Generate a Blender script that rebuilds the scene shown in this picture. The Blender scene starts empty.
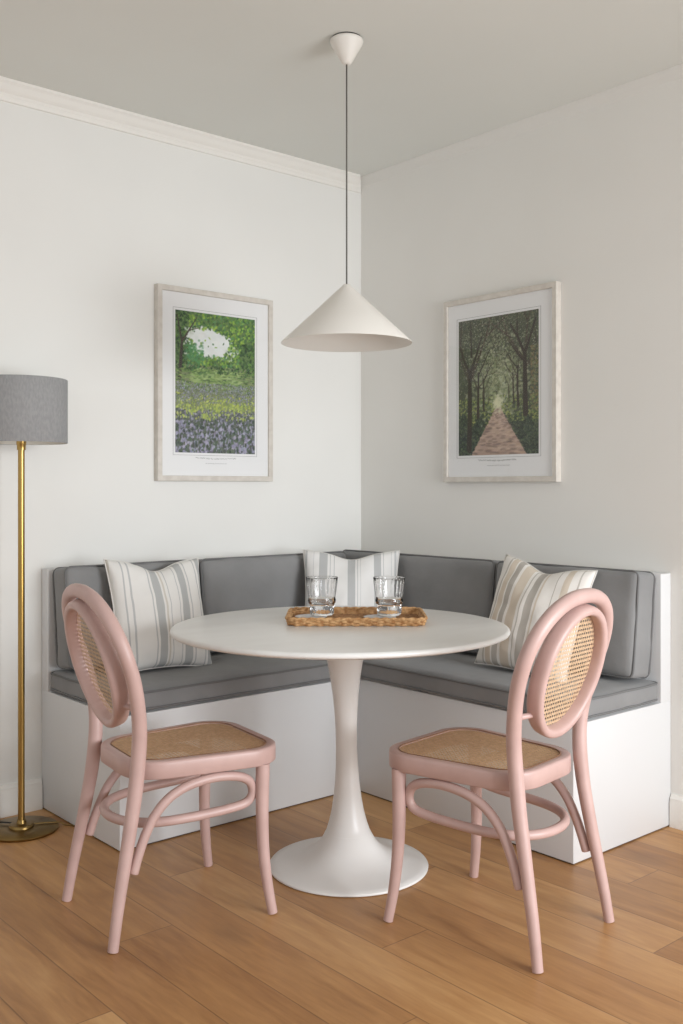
import bpy, bmesh, math, random
import numpy as np
from mathutils import Vector, Matrix, noise
from math import sin, cos, pi, radians as R

random.seed(7)
scene = bpy.context.scene
COL = scene.collection
H_CAM = 1.235

# ------------------------------------------------------------------ helpers
def link(name, bm, mat=None, parent=None, smooth=True, angle=None):
    me = bpy.data.meshes.new(name)
    bmesh.ops.recalc_face_normals(bm, faces=bm.faces)
    bm.to_mesh(me); bm.free()
    if mat is not None:
        for m in (mat if isinstance(mat, (list, tuple)) else [mat]):
            me.materials.append(m)
    if smooth:
        me.polygons.foreach_set('use_smooth', [True] * len(me.polygons))
        if angle is not None:
            me.set_sharp_from_angle(angle=R(angle))
    o = bpy.data.objects.new(name, me)
    COL.objects.link(o)
    if parent is not None:
        o.parent = parent
    return o

def thing(name, loc=(0, 0, 0), rz=0.0):
    o = bpy.data.objects.new(name, None)
    o.empty_display_size = .1
    COL.objects.link(o)
    o.location = loc; o.rotation_euler = (0, 0, rz)
    return o

def tag(o, label=None, cat=None, group=None, kind=None):
    if label: o['label'] = label
    if cat: o['category'] = cat
    if group: o['group'] = group
    if kind: o['kind'] = kind
    return o

def copy_tree(o, parent=None):
    c = o.copy(); COL.objects.link(c)
    if parent is not None: c.parent = parent
    for ch in [k for k in o.children]:
        copy_tree(ch, c)
    return c

def box(bm, x0, x1, y0, y1, z0, z1, bevel=0.0, seg=2):
    vs = [bm.verts.new((x, y, z)) for x in (x0, x1) for y in (y0, y1) for z in (z0, z1)]
    idx = [(0, 1, 3, 2), (4, 6, 7, 5), (0, 4, 5, 1), (2, 3, 7, 6), (0, 2, 6, 4), (1, 5, 7, 3)]
    fs = [bm.faces.new([vs[i] for i in f]) for f in idx]
    if bevel:
        es = list({e for f in fs for e in f.edges})
        bmesh.ops.bevel(bm, geom=es, offset=bevel, segments=seg, affect='EDGES', profile=.5)
    return bm

def catmull(pts, n=8, closed=False):
    P = [Vector(p) for p in pts]
    out = []
    m = len(P)
    rng = range(m if closed else m - 1)
    for i in rng:
        if closed:
            a, b, c, d = P[(i - 1) % m], P[i], P[(i + 1) % m], P[(i + 2) % m]
        else:
            b, c = P[i], P[i + 1]
            a = P[i - 1] if i > 0 else b * 2 - c
            d = P[i + 2] if i + 2 < m else c * 2 - b
        for k in range(n):
            t = k / n
            out.append(.5 * ((2 * b) + (c - a) * t + (2 * a - 5 * b + 4 * c - d) * t * t + (-a + 3 * b - 3 * c + d) * t ** 3))
    if not closed: out.append(P[-1].copy())
    return out

def tube(bm, pts, rad, sides=12, closed=False, up=None, prof=None, caps=True):
    """sweep a round (or given) profile along pts; rad float or list"""
    P = [Vector(p) for p in pts]; n = len(P)
    rads = rad if isinstance(rad, (list, tuple)) else [rad] * n
    rings = []
    N = None
    for i in range(n):
        if closed: T = P[(i + 1) % n] - P[i - 1]
        else: T = P[min(i + 1, n - 1)] - P[max(i - 1, 0)]
        T.normalize()
        if up is not None:
            N = Vector(up) - Vector(up).dot(T) * T; N.normalize()
        elif N is None:
            a = Vector((0, 0, 1)) if abs(T.z) < .8 else Vector((1, 0, 0))
            N = a - a.dot(T) * T; N.normalize()
        else:
            N = N - N.dot(T) * T; N.normalize()
        B = T.cross(N)
        ring = []
        for k in range(sides):
            a = 2 * pi * k / sides
            if prof: u, v = prof(a)
            else: u, v = cos(a), sin(a)
            ring.append(bm.verts.new(P[i] + (N * u + B * v) * rads[i]))
        rings.append(ring)
    for i in range(n if closed else n - 1):
        r0, r1 = rings[i], rings[(i + 1) % n]
        for k in range(sides):
            bm.faces.new((r0[k], r0[(k + 1) % sides], r1[(k + 1) % sides], r1[k]))
    if caps and not closed:
        bm.faces.new(rings[0][::-1]); bm.faces.new(rings[-1])
    return bm

def rounded_tube(bm, pts, rads, sides=14):
    """tube whose ends are rounded off"""
    P = [Vector(p) for p in pts]; n = len(P)
    rr = rads if isinstance(rads, (list, tuple)) else [rads] * n
    d0 = (P[0] - P[1]).normalized(); d1 = (P[-1] - P[-2]).normalized()
    a = [P[0] + d0 * rr[0] * .30 * s for s in (1, .8, .4)]
    ar = [rr[0] * s for s in (.55, .8, .95)]
    b = [P[-1] + d1 * rr[-1] * .30 * s for s in (.4, .8, 1)]
    br = [rr[-1] * s for s in (.95, .8, .55)]
    return tube(bm, a + P + b, ar + list(rr) + br, sides)

def lathe(bm, prof, seg=64, mod=None, shear=None, close=False):
    rings = []
    for (r, z) in prof:
        off = Vector(shear(z)) if shear else Vector((0, 0, 0))
        if r < 1e-6:
            rings.append([bm.verts.new(off + Vector((0, 0, z)))])
        else:
            ring = []
            for k in range(seg):
                a = 2 * pi * k / seg
                rr = r * (mod(a, z) if mod else 1)
                ring.append(bm.verts.new(off + Vector((rr * cos(a), rr * sin(a), z))))
            rings.append(ring)
    L = len(rings)
    for i in range(L if close else L - 1):
        a, b = rings[i], rings[(i + 1) % L]
        if len(a) == 1 and len(b) == 1: continue
        for k in range(seg):
            k2 = (k + 1) % seg
            if len(a) == 1: bm.faces.new((a[0], b[k], b[k2]))
            elif len(b) == 1: bm.faces.new((a[k], b[0], a[k2]))
            else: bm.faces.new((a[k], b[k], b[k2], a[k2]))
    return bm

def srgb(r, g, b):
    f = lambda c: (c / 255 / 12.92) if c / 255 <= .04045 else ((c / 255 + .055) / 1.055) ** 2.4
    return (f(r), f(g), f(b), 1)

# ------------------------------------------------------------------ materials
def mat(name, color=(.8, .8, .8, 1), rough=.5, metal=0.0, **kw):
    m = bpy.data.materials.new(name); m.use_nodes = True
    b = m.node_tree.nodes['Principled BSDF']
    b.inputs['Base Color'].default_value = color
    b.inputs['Roughness'].default_value = rough
    b.inputs['Metallic'].default_value = metal
    for k, v in kw.items():
        b.inputs[k].default_value = v
    return m

def nodes(m):
    nt = m.node_tree
    return nt, nt.nodes, nt.links, nt.nodes['Principled BSDF']

def noise_tint(m, c1, c2, scale=8, detail=4, bump=0.0, bscale=None, stretch=(1, 1, 1), coord='Object'):
    nt, N, L, B = nodes(m)
    tc = N.new('ShaderNodeTexCoord'); mp = N.new('ShaderNodeMapping')
    mp.inputs['Scale'].default_value = stretch
    L.new(tc.outputs[coord], mp.inputs['Vector'])
    nz = N.new('ShaderNodeTexNoise'); nz.inputs['Scale'].default_value = scale; nz.inputs['Detail'].default_value = detail
    L.new(mp.outputs[0], nz.inputs['Vector'])
    cr = N.new('ShaderNodeValToRGB')
    cr.color_ramp.elements[0].position = .35; cr.color_ramp.elements[0].color = c1
    cr.color_ramp.elements[1].position = .65; cr.color_ramp.elements[1].color = c2
    L.new(nz.outputs['Fac'], cr.inputs['Fac']); L.new(cr.outputs['Color'], B.inputs['Base Color'])
    if bump:
        n2 = N.new('ShaderNodeTexNoise'); n2.inputs['Scale'].default_value = bscale or scale; n2.inputs['Detail'].default_value = 3
        L.new(mp.outputs[0], n2.inputs['Vector'])
        bp = N.new('ShaderNodeBump'); bp.inputs['Strength'].default_value = bump; bp.inputs['Distance'].default_value = .002
        L.new(n2.outputs['Fac'], bp.inputs['Height']); L.new(bp.outputs[0], B.inputs['Normal'])
    return m

M = {}
M['wall_l'] = noise_tint(mat('wall paint left', rough=.85), srgb(231, 230, 226), srgb(234, 233, 229), 1.5, 2, .05, 120)
M['wall_r'] = noise_tint(mat('wall paint right', rough=.85), srgb(229, 227, 222), srgb(232, 230, 225), 1.5, 2, .05, 120)
M['ceil'] = noise_tint(mat('ceiling paint', rough=.9), srgb(221, 222, 217), srgb(224, 225, 220), 1.2, 2)
M['trim'] = mat('trim paint', srgb(236, 233, 227), .55)
M['bench'] = noise_tint(mat('bench white lacquer', rough=.42), srgb(213, 213, 213), srgb(216, 216, 216), 1.0, 2)
M['pink'] = noise_tint(mat('dusty pink paint', rough=.42), srgb(190, 159, 152), srgb(198, 167, 160), 14, 3, .05, 60)
M['white_metal'] = mat('white lacquered metal', srgb(232, 230, 227), .33)
M['top'] = mat('tabletop', rough=.3)
noise_tint(M['top'], srgb(226, 224, 221), srgb(236, 235, 232), 2.2, 6, 0, stretch=(1, 3, 1))
M['brass'] = mat('brushed brass', srgb(176, 138, 66), .3, 1.0)
noise_tint(M['brass'], srgb(158, 128, 72), srgb(178, 148, 90), 30, 3, .05, 200, stretch=(1, 1, .05))
M['brass_dark'] = noise_tint(mat('aged brass', rough=.32, metal=1.0), srgb(128, 104, 62), srgb(146, 122, 76), 12, 3)
M['shade_grey'] = mat('lampshade linen', srgb(146, 145, 145), .9)
noise_tint(M['shade_grey'], srgb(146, 146, 147), srgb(156, 156, 156), 150, 2, .2, 500, stretch=(1, 1, .4))
M['shade_in'] = mat('shade lining', srgb(225, 222, 214), .8)
M['cable_dark'] = mat('dark cable', srgb(45, 42, 40), .5)
M['cord_grey'] = mat('grey fabric cord', srgb(100, 98, 92), .8)
M['pend'] = mat('pendant white', srgb(232, 228, 221), .5)
M['bulb'] = mat('bulb glass', srgb(235, 232, 225), .2)
M['dark_gap'] = mat('dark ring', srgb(50, 48, 45), .6)
M['shadow_gap'] = mat('shadow_strip', srgb(70, 62, 55), .8)  # shade line under the bench boxes, put into a dark colour
M['frame'] = noise_tint(mat('whitewashed wood', rough=.55), srgb(204, 197, 188), srgb(216, 210, 201), 30, 4, .1, 80, stretch=(1, 1, 1))
M['mount'] = mat('mount card', srgb(232, 232, 232), .8)
M['ink'] = mat('grey ink', srgb(150, 150, 150), .8)

def glass(name, tint=(1, 1, 1, 1), rough=0.0, ior=1.45):
    return mat(name, tint, rough, 0, **{'Transmission Weight': 1.0, 'IOR': ior})
M['tumbler'] = glass('clear tumbler glass', (1, 1, 1, 1))

def pane_mat():
    m = bpy.data.materials.new('picture glazing'); m.use_nodes = True
    nt = m.node_tree; nt.nodes.clear()
    out = nt.nodes.new('ShaderNodeOutputMaterial'); mx = nt.nodes.new('ShaderNodeMixShader')
    tr = nt.nodes.new('ShaderNodeBsdfTransparent'); gl = nt.nodes.new('ShaderNodeBsdfGlossy')
    gl.inputs['Roughness'].default_value = .02; gl.inputs['Color'].default_value = (1, 1, 1, 1)
    fr = nt.nodes.new('ShaderNodeFresnel'); fr.inputs['IOR'].default_value = 1.22
    nt.links.new(fr.outputs[0], mx.inputs[0]); nt.links.new(tr.outputs[0], mx.inputs[1]); nt.links.new(gl.outputs[0], mx.inputs[2])
    nt.links.new(mx.outputs[0], out.inputs[0])
    return m
M['pane'] = pane_mat()

def coaster_mat():
    return mat('frosted glass coaster', srgb(222, 226, 230), .2, 0.0, **{'Transmission Weight': .1})
M['coaster'] = coaster_mat()

def fabric_grey():
    m = mat('grey woven fabric', rough=.92)
    nt, N, L, B = nodes(m)
    tc = N.new('ShaderNodeTexCoord')
    nz = N.new('ShaderNodeTexNoise'); nz.inputs['Scale'].default_value = 5; nz.inputs['Detail'].default_value = 6
    L.new(tc.outputs['Object'], nz.inputs['Vector'])
    cr = N.new('ShaderNodeValToRGB')
    cr.color_ramp.elements[0].position = .3; cr.color_ramp.elements[0].color = srgb(126, 126, 126)
    cr.color_ramp.elements[1].position = .7; cr.color_ramp.elements[1].color = srgb(138, 138, 138)
    L.new(nz.outputs['Fac'], cr.inputs['Fac']); L.new(cr.outputs['Color'], B.inputs['Base Color'])
    w = N.new('ShaderNodeTexNoise'); w.inputs['Scale'].default_value = 320; w.inputs['Detail'].default_value = 2
    L.new(tc.outputs['Object'], w.inputs['Vector'])
    w2 = N.new('ShaderNodeTexNoise'); w2.inputs['Scale'].default_value = 11; w2.inputs['Detail'].default_value = 5
    L.new(tc.outputs['Object'], w2.inputs['Vector'])
    b1 = N.new('ShaderNodeBump'); b1.inputs['Strength'].default_value = .35; b1.inputs['Distance'].default_value = .012
    L.new(w2.outputs['Fac'], b1.inputs['Height'])
    b2 = N.new('ShaderNodeBump'); b2.inputs['Strength'].default_value = .3; b2.inputs['Distance'].default_value = .001
    L.new(w.outputs['Fac'], b2.inputs['Height']); L.new(b1.outputs[0], b2.inputs['Normal'])
    L.new(b2.outputs[0], B.inputs['Normal'])
    B.inputs['Sheen Weight'].default_value = .15
    return m
M['fabric'] = fabric_grey()
M['piping'] = mat('grey piping', srgb(112, 112, 112), .9)

def stripes(name, base, wide, thin, tan, W, pattern):
    m = mat(name, base, .92)
    nt, N, L, B = nodes(m)
    tc = N.new('ShaderNodeTexCoord'); sp = N.new('ShaderNodeSeparateXYZ')
    L.new(tc.outputs['Object'], sp.inputs[0])
    nz = N.new('ShaderNodeTexNoise'); nz.inputs['Scale'].default_value = 6
    L.new(tc.outputs['Object'], nz.inputs['Vector'])
    mr = N.new('ShaderNodeMapRange')
    mr.inputs['From Min'].default_value = -W / 2; mr.inputs['From Max'].default_value = W / 2
    L.new(sp.outputs['X'], mr.inputs['Value'])
    ad = N.new('ShaderNodeMath'); ad.operation = 'MULTIPLY_ADD'; ad.inputs[1].default_value = .012
    L.new(nz.outputs['Fac'], ad.inputs[0]); L.new(mr.outputs[0], ad.inputs[2])
    cr = N.new('ShaderNodeValToRGB'); e = cr.color_ramp.elements
    cr.color_ramp.interpolation = 'CONSTANT'
    stops = [(0.0, base)]
    C = {'w': wide, 't': thin, 'n': tan}
    for a, b, k in pattern:
        stops.append((a, C[k])); stops.append((b, base))
    e[0].position = 0; e[0].color = stops[0][1]
    e[1].position = stops[1][0]; e[1].color = stops[1][1]
    for p, c in stops[2:]:
        x = e.new(p); x.color = c
    L.new(ad.outputs[0], cr.inputs['Fac']); L.new(cr.outputs['Color'], B.inputs['Base Color'])
    w = N.new('ShaderNodeTexNoise'); w.inputs['Scale'].default_value = 9; w.inputs['Detail'].default_value = 4
    L.new(tc.outputs['Object'], w.inputs['Vector'])
    b1 = N.new('ShaderNodeBump'); b1.inputs['Strength'].default_value = .4; b1.inputs['Distance'].default_value = .012
    L.new(w.outputs['Fac'], b1.inputs['Height']); L.new(b1.outputs[0], B.inputs['Normal'])
    return m

def floor_mat():
    m = mat('oak planks', rough=.38)
    nt, N, L, B = nodes(m)
    tc = N.new('ShaderNodeTexCoord'); sp = N.new('ShaderNodeSeparateXYZ')
    L.new(tc.outputs['Object'], sp.inputs[0])
    def math_(op, a, b=None, c=None):
        n = N.new('ShaderNodeMath'); n.operation = op
        for i, v in enumerate((a, b, c)):
            if v is None: continue
            if isinstance(v, (int, float)): n.inputs[i].default_value = v
            else: L.new(v, n.inputs[i])
        return n.outputs[0]
    PW, PL = .175, 1.9
    px = math_('DIVIDE', math_('ADD', sp.outputs['X'], 1.11), PW)      # seam at x=-1.11
    row = math_('FLOOR', px)
    fx = math_('SUBTRACT', px, row)
    # joint offset per row, pinned near the joints seen in the room
    rnd = N.new('ShaderNodeTexWhiteNoise'); rnd.noise_dimensions = '1D'
    L.new(row, rnd.inputs['W'])
    # row -2 (x -1.46..-1.285) joint at y=-1.71 ; row -5 joint at y=-1.22
    off = math_('MULTIPLY', math_('FRACT', math_('MULTIPLY', math_('ADD', row, 2.0), .4193)), PL)
    py = math_('DIVIDE', math_('ADD', math_('ADD', sp.outputs['Y'], 1.71), off), PL)
    seg = math_('FLOOR', py); fy = math_('SUBTRACT', py, seg)
    cid = N.new('ShaderNodeCombineXYZ'); L.new(row, cid.inputs[0]); L.new(seg, cid.inputs[1])
    wn = N.new('ShaderNodeTexWhiteNoise'); wn.noise_dimensions = '3D'; L.new(cid.outputs[0], wn.inputs['Vector'])
    # grain
    gv = N.new('ShaderNodeCombineXYZ')
    L.new(math_('MULTIPLY', sp.outputs['X'], 9.0), gv.inputs[0])
    L.new(math_('ADD', math_('MULTIPLY', sp.outputs['Y'], 1.1), math_('MULTIPLY', wn.outputs['Value'], 40)), gv.inputs[1])
    L.new(math_('MULTIPLY', row, 3.7), gv.inputs[2])
    g1 = N.new('ShaderNodeTexNoise'); g1.inputs['Scale'].default_value = 1.6; g1.inputs['Detail'].default_value = 7; g1.inputs['Distortion'].default_value = 1.1
    L.new(gv.outputs[0], g1.inputs['Vector'])
    g2 = N.new('ShaderNodeTexNoise'); g2.inputs['Scale'].default_value = 9; g2.inputs['Detail'].default_value = 8; g2.inputs['Distortion'].default_value = .6
    L.new(gv.outputs[0], g2.inputs['Vector'])
    cr = N.new('ShaderNodeValToRGB'); e = cr.color_ramp.elements
    e[0].position = .25; e[0].color = srgb(144, 98, 56)
    e[1].position = .78; e[1].color = srgb(208, 164, 112)
    x = e.new(.5); x.color = srgb(180, 133, 84)
    mixv = math_('ADD', math_('MULTIPLY', g1.outputs['Fac'], .52), math_('MULTIPLY', g2.outputs['Fac'], .28))
    mixv = math_('ADD', mixv, math_('MULTIPLY', wn.outputs['Value'], .30))
    mixv = math_('SUBTRACT', mixv, .04)
    L.new(mixv, cr.inputs['Fac'])
    # knots
    kn = N.new('ShaderNodeTexVoronoi'); kn.inputs['Scale'].default_value = 1.0
    kv = N.new('ShaderNodeCombineXYZ'); L.new(math_('MULTIPLY', sp.outputs['X'], 2.6), kv.inputs[0]); L.new(math_('MULTIPLY', sp.outputs['Y'], 1.35), kv.inputs[1])
    L.new(kv.outputs[0], kn.inputs['Vector'])
    km = N.new('ShaderNodeMapRange'); km.inputs['From Min'].default_value = .0; km.inputs['From Max'].default_value = .16
    km.inputs['To Min'].default_value = .45; km.inputs['To Max'].default_value = 0.0
    L.new(kn.outputs['Distance'], km.inputs['Value'])
    mk = N.new('ShaderNodeMixRGB'); L.new(km.outputs[0], mk.inputs[0]); L.new(cr.outputs[0], mk.inputs[1]); mk.inputs[2].default_value = srgb(92, 66, 48)
    # seams
    sx = math_('MINIMUM', fx, math_('SUBTRACT', 1.0, fx))
    sy = math_('MULTIPLY', math_('MINIMUM', fy, math_('SUBTRACT', 1.0, fy)), PL / PW)
    s = math_('MINIMUM', sx, sy)
    sm = N.new('ShaderNodeMapRange'); sm.inputs['From Min'].default_value = .004; sm.inputs['From Max'].default_value = .014
    sm.inputs['To Min'].default_value = .6; sm.inputs['To Max'].default_value = 0
    L.new(s, sm.inputs['Value'])
    ms = N.new('ShaderNodeMixRGB'); L.new(sm.outputs[0], ms.inputs[0]); L.new(mk.outputs[0], ms.inputs[1]); ms.inputs[2].default_value = srgb(96, 66, 42)
    L.new(ms.outputs[0], B.inputs['Base Color'])
    bp = N.new('ShaderNodeBump'); bp.inputs['Strength'].default_value = .25; bp.inputs['Distance'].default_value = .002
    hh = math_('SUBTRACT', math_('MULTIPLY', g2.outputs['Fac'], .3), sm.outputs[0])
    L.new(hh, bp.inputs['Height']); L.new(bp.outputs[0], B.inputs['Normal'])
    rr = math_('ADD', math_('MULTIPLY', g2.outputs['Fac'], .2), .3)
    L.new(rr, B.inputs['Roughness'])
    return m
M['floor'] = floor_mat()

def cane_mat(name, c1, c2):
    m = mat(name, rough=.5)
    noise_tint(m, c1, c2, 90, 3, .3, 400); m.node_tree.nodes['Principled BSDF'].inputs['Roughness'].default_value = .75
    return m
M['cane_back'] = cane_mat('pale cane weave', srgb(196, 164, 130), srgb(214, 184, 150))
M['cane_seat'] = cane_mat('tan cane weave', srgb(206, 168, 128), srgb(226, 190, 150))
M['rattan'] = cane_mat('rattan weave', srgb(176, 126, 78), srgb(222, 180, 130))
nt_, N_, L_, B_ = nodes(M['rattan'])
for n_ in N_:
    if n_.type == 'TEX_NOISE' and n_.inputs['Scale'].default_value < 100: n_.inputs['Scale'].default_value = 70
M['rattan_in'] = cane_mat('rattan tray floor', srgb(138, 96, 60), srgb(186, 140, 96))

# ------------------------------------------------------------------ room
CZ = 2.757
def struct(name, bm, m, **k):
    o = link(name, bm, m, **k); o['kind'] = 'structure'; return o

bm = bmesh.new(); box(bm, -5.2, .12, -6.4, .12, -.06, 0); struct('floor', bm, M['floor'], smooth=False)
bm = bmesh.new(); box(bm, -5.2, .12, -6.4, .12, CZ, CZ + .08); struct('ceiling', bm, M['ceil'], smooth=False)
bm = bmesh.new(); box(bm, -5.2, .12, 0, .12, 0, CZ); struct('wall_left', bm, M['wall_l'], smooth=False)
bm = bmesh.new(); box(bm, 0, .12, -6.4, 0, 0, CZ); struct('wall_right', bm, M['wall_r'], smooth=False)

def run_profile(prof, axis, a, b):
    """extrude a closed (depth, z) profile along a wall; axis 'x' = left wall (y=0), 'y' = right wall (x=0)"""
    bm = bmesh.new(); rings = []
    for t in (a, b):
        ring = []
        for d, z in prof:
            # mitre at the corner end (t==0)
            tt = t - d if t == 0 else t
            ring.append(bm.verts.new((tt, -d, z) if axis == 'x' else (-d, tt, z)))
        rings.append(ring)
    n = len(prof)
    for k in range(n):
        bm.faces.new((rings[0][k], rings[0][(k + 1) % n], rings[1][(k + 1) % n], rings[1][k]))
    bm.faces.new(rings[0][::-1]); bm.faces.new(rings[1])
    return bm
base_prof = [(0, 0), (.016, 0), (.016, .088), (.0135, .096), (.0135, .104), (.008, .112), (.006, .118), (0, .118)]
crown_prof = [(0, CZ), (.040, CZ), (.040, CZ - .010), (.034, CZ - .016), (.030, CZ - .020), (.026, CZ - .030), (.019, CZ - .040),
              (.013, CZ - .046), (.013, CZ - .056), (.009, CZ - .062), (.007, CZ - .074), (0, CZ - .076)]
struct('baseboard_left', run_profile(base_prof, 'x', -5.2, -1.655), M['trim'], angle=30)
struct('baseboard_right', run_profile(base_prof, 'y', -6.4, -1.695), M['trim'], angle=30)
struct('trim_1', run_profile(crown_prof, 'x', -5.2, 0), M['trim'], angle=30)
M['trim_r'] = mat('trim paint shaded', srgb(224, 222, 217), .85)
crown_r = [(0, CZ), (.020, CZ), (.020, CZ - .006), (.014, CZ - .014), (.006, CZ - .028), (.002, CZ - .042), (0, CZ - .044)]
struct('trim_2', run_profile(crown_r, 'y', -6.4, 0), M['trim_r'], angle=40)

# ------------------------------------------------------------------ built-in corner bench
BX, BY = -1.652, -1.692        # free ends of the two arms
FY, FX = -.620, -.588          # front faces
bench = thing('corner_bench', (0, 0, 0))
tag(bench, 'white built-in L-shaped corner bench with plain box front along both walls', 'bench')
def part_box(name, dims, m, bevel=.003):
    bm = bmesh.new(); box(bm, *dims, bevel=bevel, seg=2); return link(name, bm, m, bench, angle=35)
part_box('seat_box', (BX, FX, FY, -.001, .004, .457), M['bench'])
part_box('seat_box', (FX - .0002, -.001, BY, FY + .001, .004, .457), M['bench'])
part_box('back_panel', (BX, -.001, -.060, -.001, .456, .921), M['bench'], .002)
part_box('back_panel', (-.068, -.001, BY, -.058, .456, .921), M['bench'], .002)
part_box('shadow_strip', (BX + .006, FX + .01, FY + .006, -.01, 0, .006), M['shadow_gap'], 0)
part_box('shadow_strip', (FX + .006, -.01, BY + .006, FY, 0, .006), M['shadow_gap'], 0)

# ------------------------------------------------------------------ cushions
def cushion_bm(w, h, t, r, bulge, seed=0, nx=34, ny=22, nz=6, wr=.003):
    bm = bmesh.new(); vm = {}
    def V(i, j, k):
        key = (i, j, k)
        if key in vm: return vm[key]
        # denser samples near the edges
        f = lambda a, n: .5 * (-cos(pi * a / n)) * .35 + (a / n - .5) * .65
        p = Vector((f(i, nx) * w, f(j, ny) * h, f(k, nz) * t))
        q = Vector((max(-w / 2 + r, min(w / 2 - r, p.x)), max(-h / 2 + r, min(h / 2 - r, p.y)), max(-t / 2 + r, min(t / 2 - r, p.z))))
        d = p - q
        if d.length > 1e-9: p = q + d.normalized() * r
        u, v, s = 2 * p.x / w, 2 * p.y / h, 2 * p.z / t
        u = max(-1, min(1, u)); v = max(-1, min(1, v))
        p.z += s * bulge * (max(0, 1 - u ** 4) * max(0, 1 - v ** 4)) ** .6
        nn = noise.noise(Vector((p.x * 7 + seed * 5.1, p.y * 9, p.z * 6 + seed)))
        n2 = noise.noise(Vector((p.x * 22 + seed * 3, p.y * 22, p.z * 22)))
        p += Vector((u * .4, v * .4, s)) * (nn * wr + n2 * wr * .35)
        vm[key] = bm.verts.new(p); return vm[key]
    def quad(a, b, c, d): bm.faces.new((V(*a), V(*b), V(*c), V(*d)))
    for i in range(nx):
        for j in range(ny):
            for k in (0, nz): quad((i, j, k), (i + 1, j, k), (i + 1, j + 1, k), (i, j + 1, k))
    for i in range(nx):
        for k in range(nz):
            for j in (0, ny): quad((i, j, k), (i + 1, j, k), (i + 1, j, k + 1), (i, j, k + 1))
    for j in range(ny):
        for k in range(nz):
            for i in (0, nx): quad((i, j, k), (i, j + 1, k), (i, j + 1, k + 1), (i, j, k + 1))
    return bm

def piping_bm(w, h, zs, r, pr, seed=0, wob=.002):
    bm = bmesh.new()
    for z in zs:
        pts = []
        hx, hy = w / 2 - .001, h / 2 - .001
        per = []
        for cx_, cy_, a0 in ((hx - r, hy - r, 0), (-hx + r, hy - r, 90), (-hx + r, -hy + r, 180), (hx - r, -hy + r, 270)):
            for s in range(7):
                a = R(a0 + s * 15); per.append((cx_ + r * cos(a), cy_ + r * sin(a)))
        # subdivide straights
        full = []
        for i, p in enumerate(per):
            q = per[(i + 1) % len(per)]
            L = math.dist(p, q); n = max(1, int(L / .03))
            for s in range(n):
                full.append((p[0] + (q[0] - p[0]) * s / n, p[1] + (q[1] - p[1]) * s / n))
        for x, y in full:
            d = noise.noise(Vector((x * 13 + seed * 7, y * 13, z * 5))) * wob
            d2 = noise.noise(Vector((x * 11 + seed * 3 + 9, y * 11, z))) * wob
            pts.append(Vector((x * (1 + d * 2), y * (1 + d * 2), z + d2)))
        tube(bm, pts, pr, 8, closed=True, up=(0, 0, 1))
    return bm

def cushion(name, w, h, t, mtx, label, group, seed, bulge=.012, r=.022, wr=.003):
    o = link(name, cushion_bm(w, h, t, r, bulge, seed, wr=wr), M['fabric'])
    p = link('piping', piping_bm(w, h, (t / 2 - .010, -t / 2 + .010), r + .004, .0042, seed), M['piping'], o)
    o.matrix_world = mtx
    tag(o, label, 'cushion', group)
    return o

def basis(x, y, z, loc):
    m = Matrix((x, y, z)).transposed().to_4x4(); m.translation = Vector(loc); return m

# seat cushions
SZ = .457
t = .078
def seat_c(x0, x1, y0, y1, lab, seed):
    return cushion('seat_cushion', x1 - x0, y1 - y0, t, Matrix.Translation(((x0 + x1) / 2, (y0 + y1) / 2, SZ + t / 2 + .003)), lab, None, seed, bulge=.007, r=.02, wr=.004)
seat_c(BX + .001, -.606, FY - .002, -.064, 'long grey seat cushion on the bench arm along the left wall', 1)
seat_c(FX - .010, -.072, BY + .001, -.064, 'long grey seat cushion on the bench arm along the right wall', 2)
# back cushions
def back_left(x0, x1, lab, seed, tilt=6):
    h = .378; T = .122
    X = Vector((1, 0, 0)); Z = Vector((0, -cos(R(tilt)), sin(R(tilt)))); Y = Z.cross(X)
    c = Vector(((x0 + x1) / 2, -.070 - T / 2 - .5 * h * sin(R(tilt)), .556 + h / 2 * cos(R(tilt))))
    return cushion('back_cushion', x1 - x0, h, T, basis(X, Y, Z, c), lab, None, seed, bulge=.016, wr=.006)
def back_right(y0, y1, lab, seed, tilt=6):
    h = .378; T = .122
    X = Vector((0, -1, 0)); Z = Vector((-cos(R(tilt)), 0, sin(R(tilt)))); Y = Z.cross(X)
    c = Vector((-.078 - T / 2 - .5 * h * sin(R(tilt)), (y0 + y1) / 2, .556 + h / 2 * cos(R(tilt))))
    return cushion('back_cushion', abs(y1 - y0), h, T, basis(X, Y, Z, c), lab, None, seed, bulge=.016, wr=.006)
back_left(-1.643, -1.062, 'grey back cushion behind the striped pillow at the left end of the bench', 3)
back_left(-1.050, -.262, 'wide grey back cushion along the left wall, between the left pillow and the corner pillow', 4)
back_right(-.078, -1.020, 'wide grey back cushion along the right wall, starting at the room corner', 5)
back_right(-1.032, -1.682, 'grey back cushion at the right end of the bench, behind the cane chair back', 6)

# ------------------------------------------------------------------ striped throw pillows
PATTERN = [(.03, .075, 'n'), (.155, .165, 't'), (.20, .215, 't'), (.375, .385, 't'), (.405, .475, 'w'), (.49, .505, 'n'), (.53, .537, 't'),
           (.62, .627, 't'), (.65, .72, 'w'), (.745, .755, 't'), (.85, .86, 't'), (.885, .935, 'w')]
P2 = [(.05, .07, 't'), (.13, .135, 't'), (.19, .27, 'w'), (.295, .303, 't'), (.335, .34, 't'), (.47, .545, 'w'), (.565, .573, 't'), (.595, .6, 't'),
      (.73, .80, 'w'), (.82, .828, 't'), (.90, .905, 't'), (.93, .95, 't')]
P3 = [(.06, .085, 't'), (.16, .175, 't'), (.19, .245, 'n'), (.26, .315, 'w'), (.34, .43, 'n'), (.455, .465, 't'), (.50, .565, 'w'), (.585, .6, 'n'),
      (.70, .71, 't'), (.76, .815, 'n'), (.87, .88, 't')]
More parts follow.
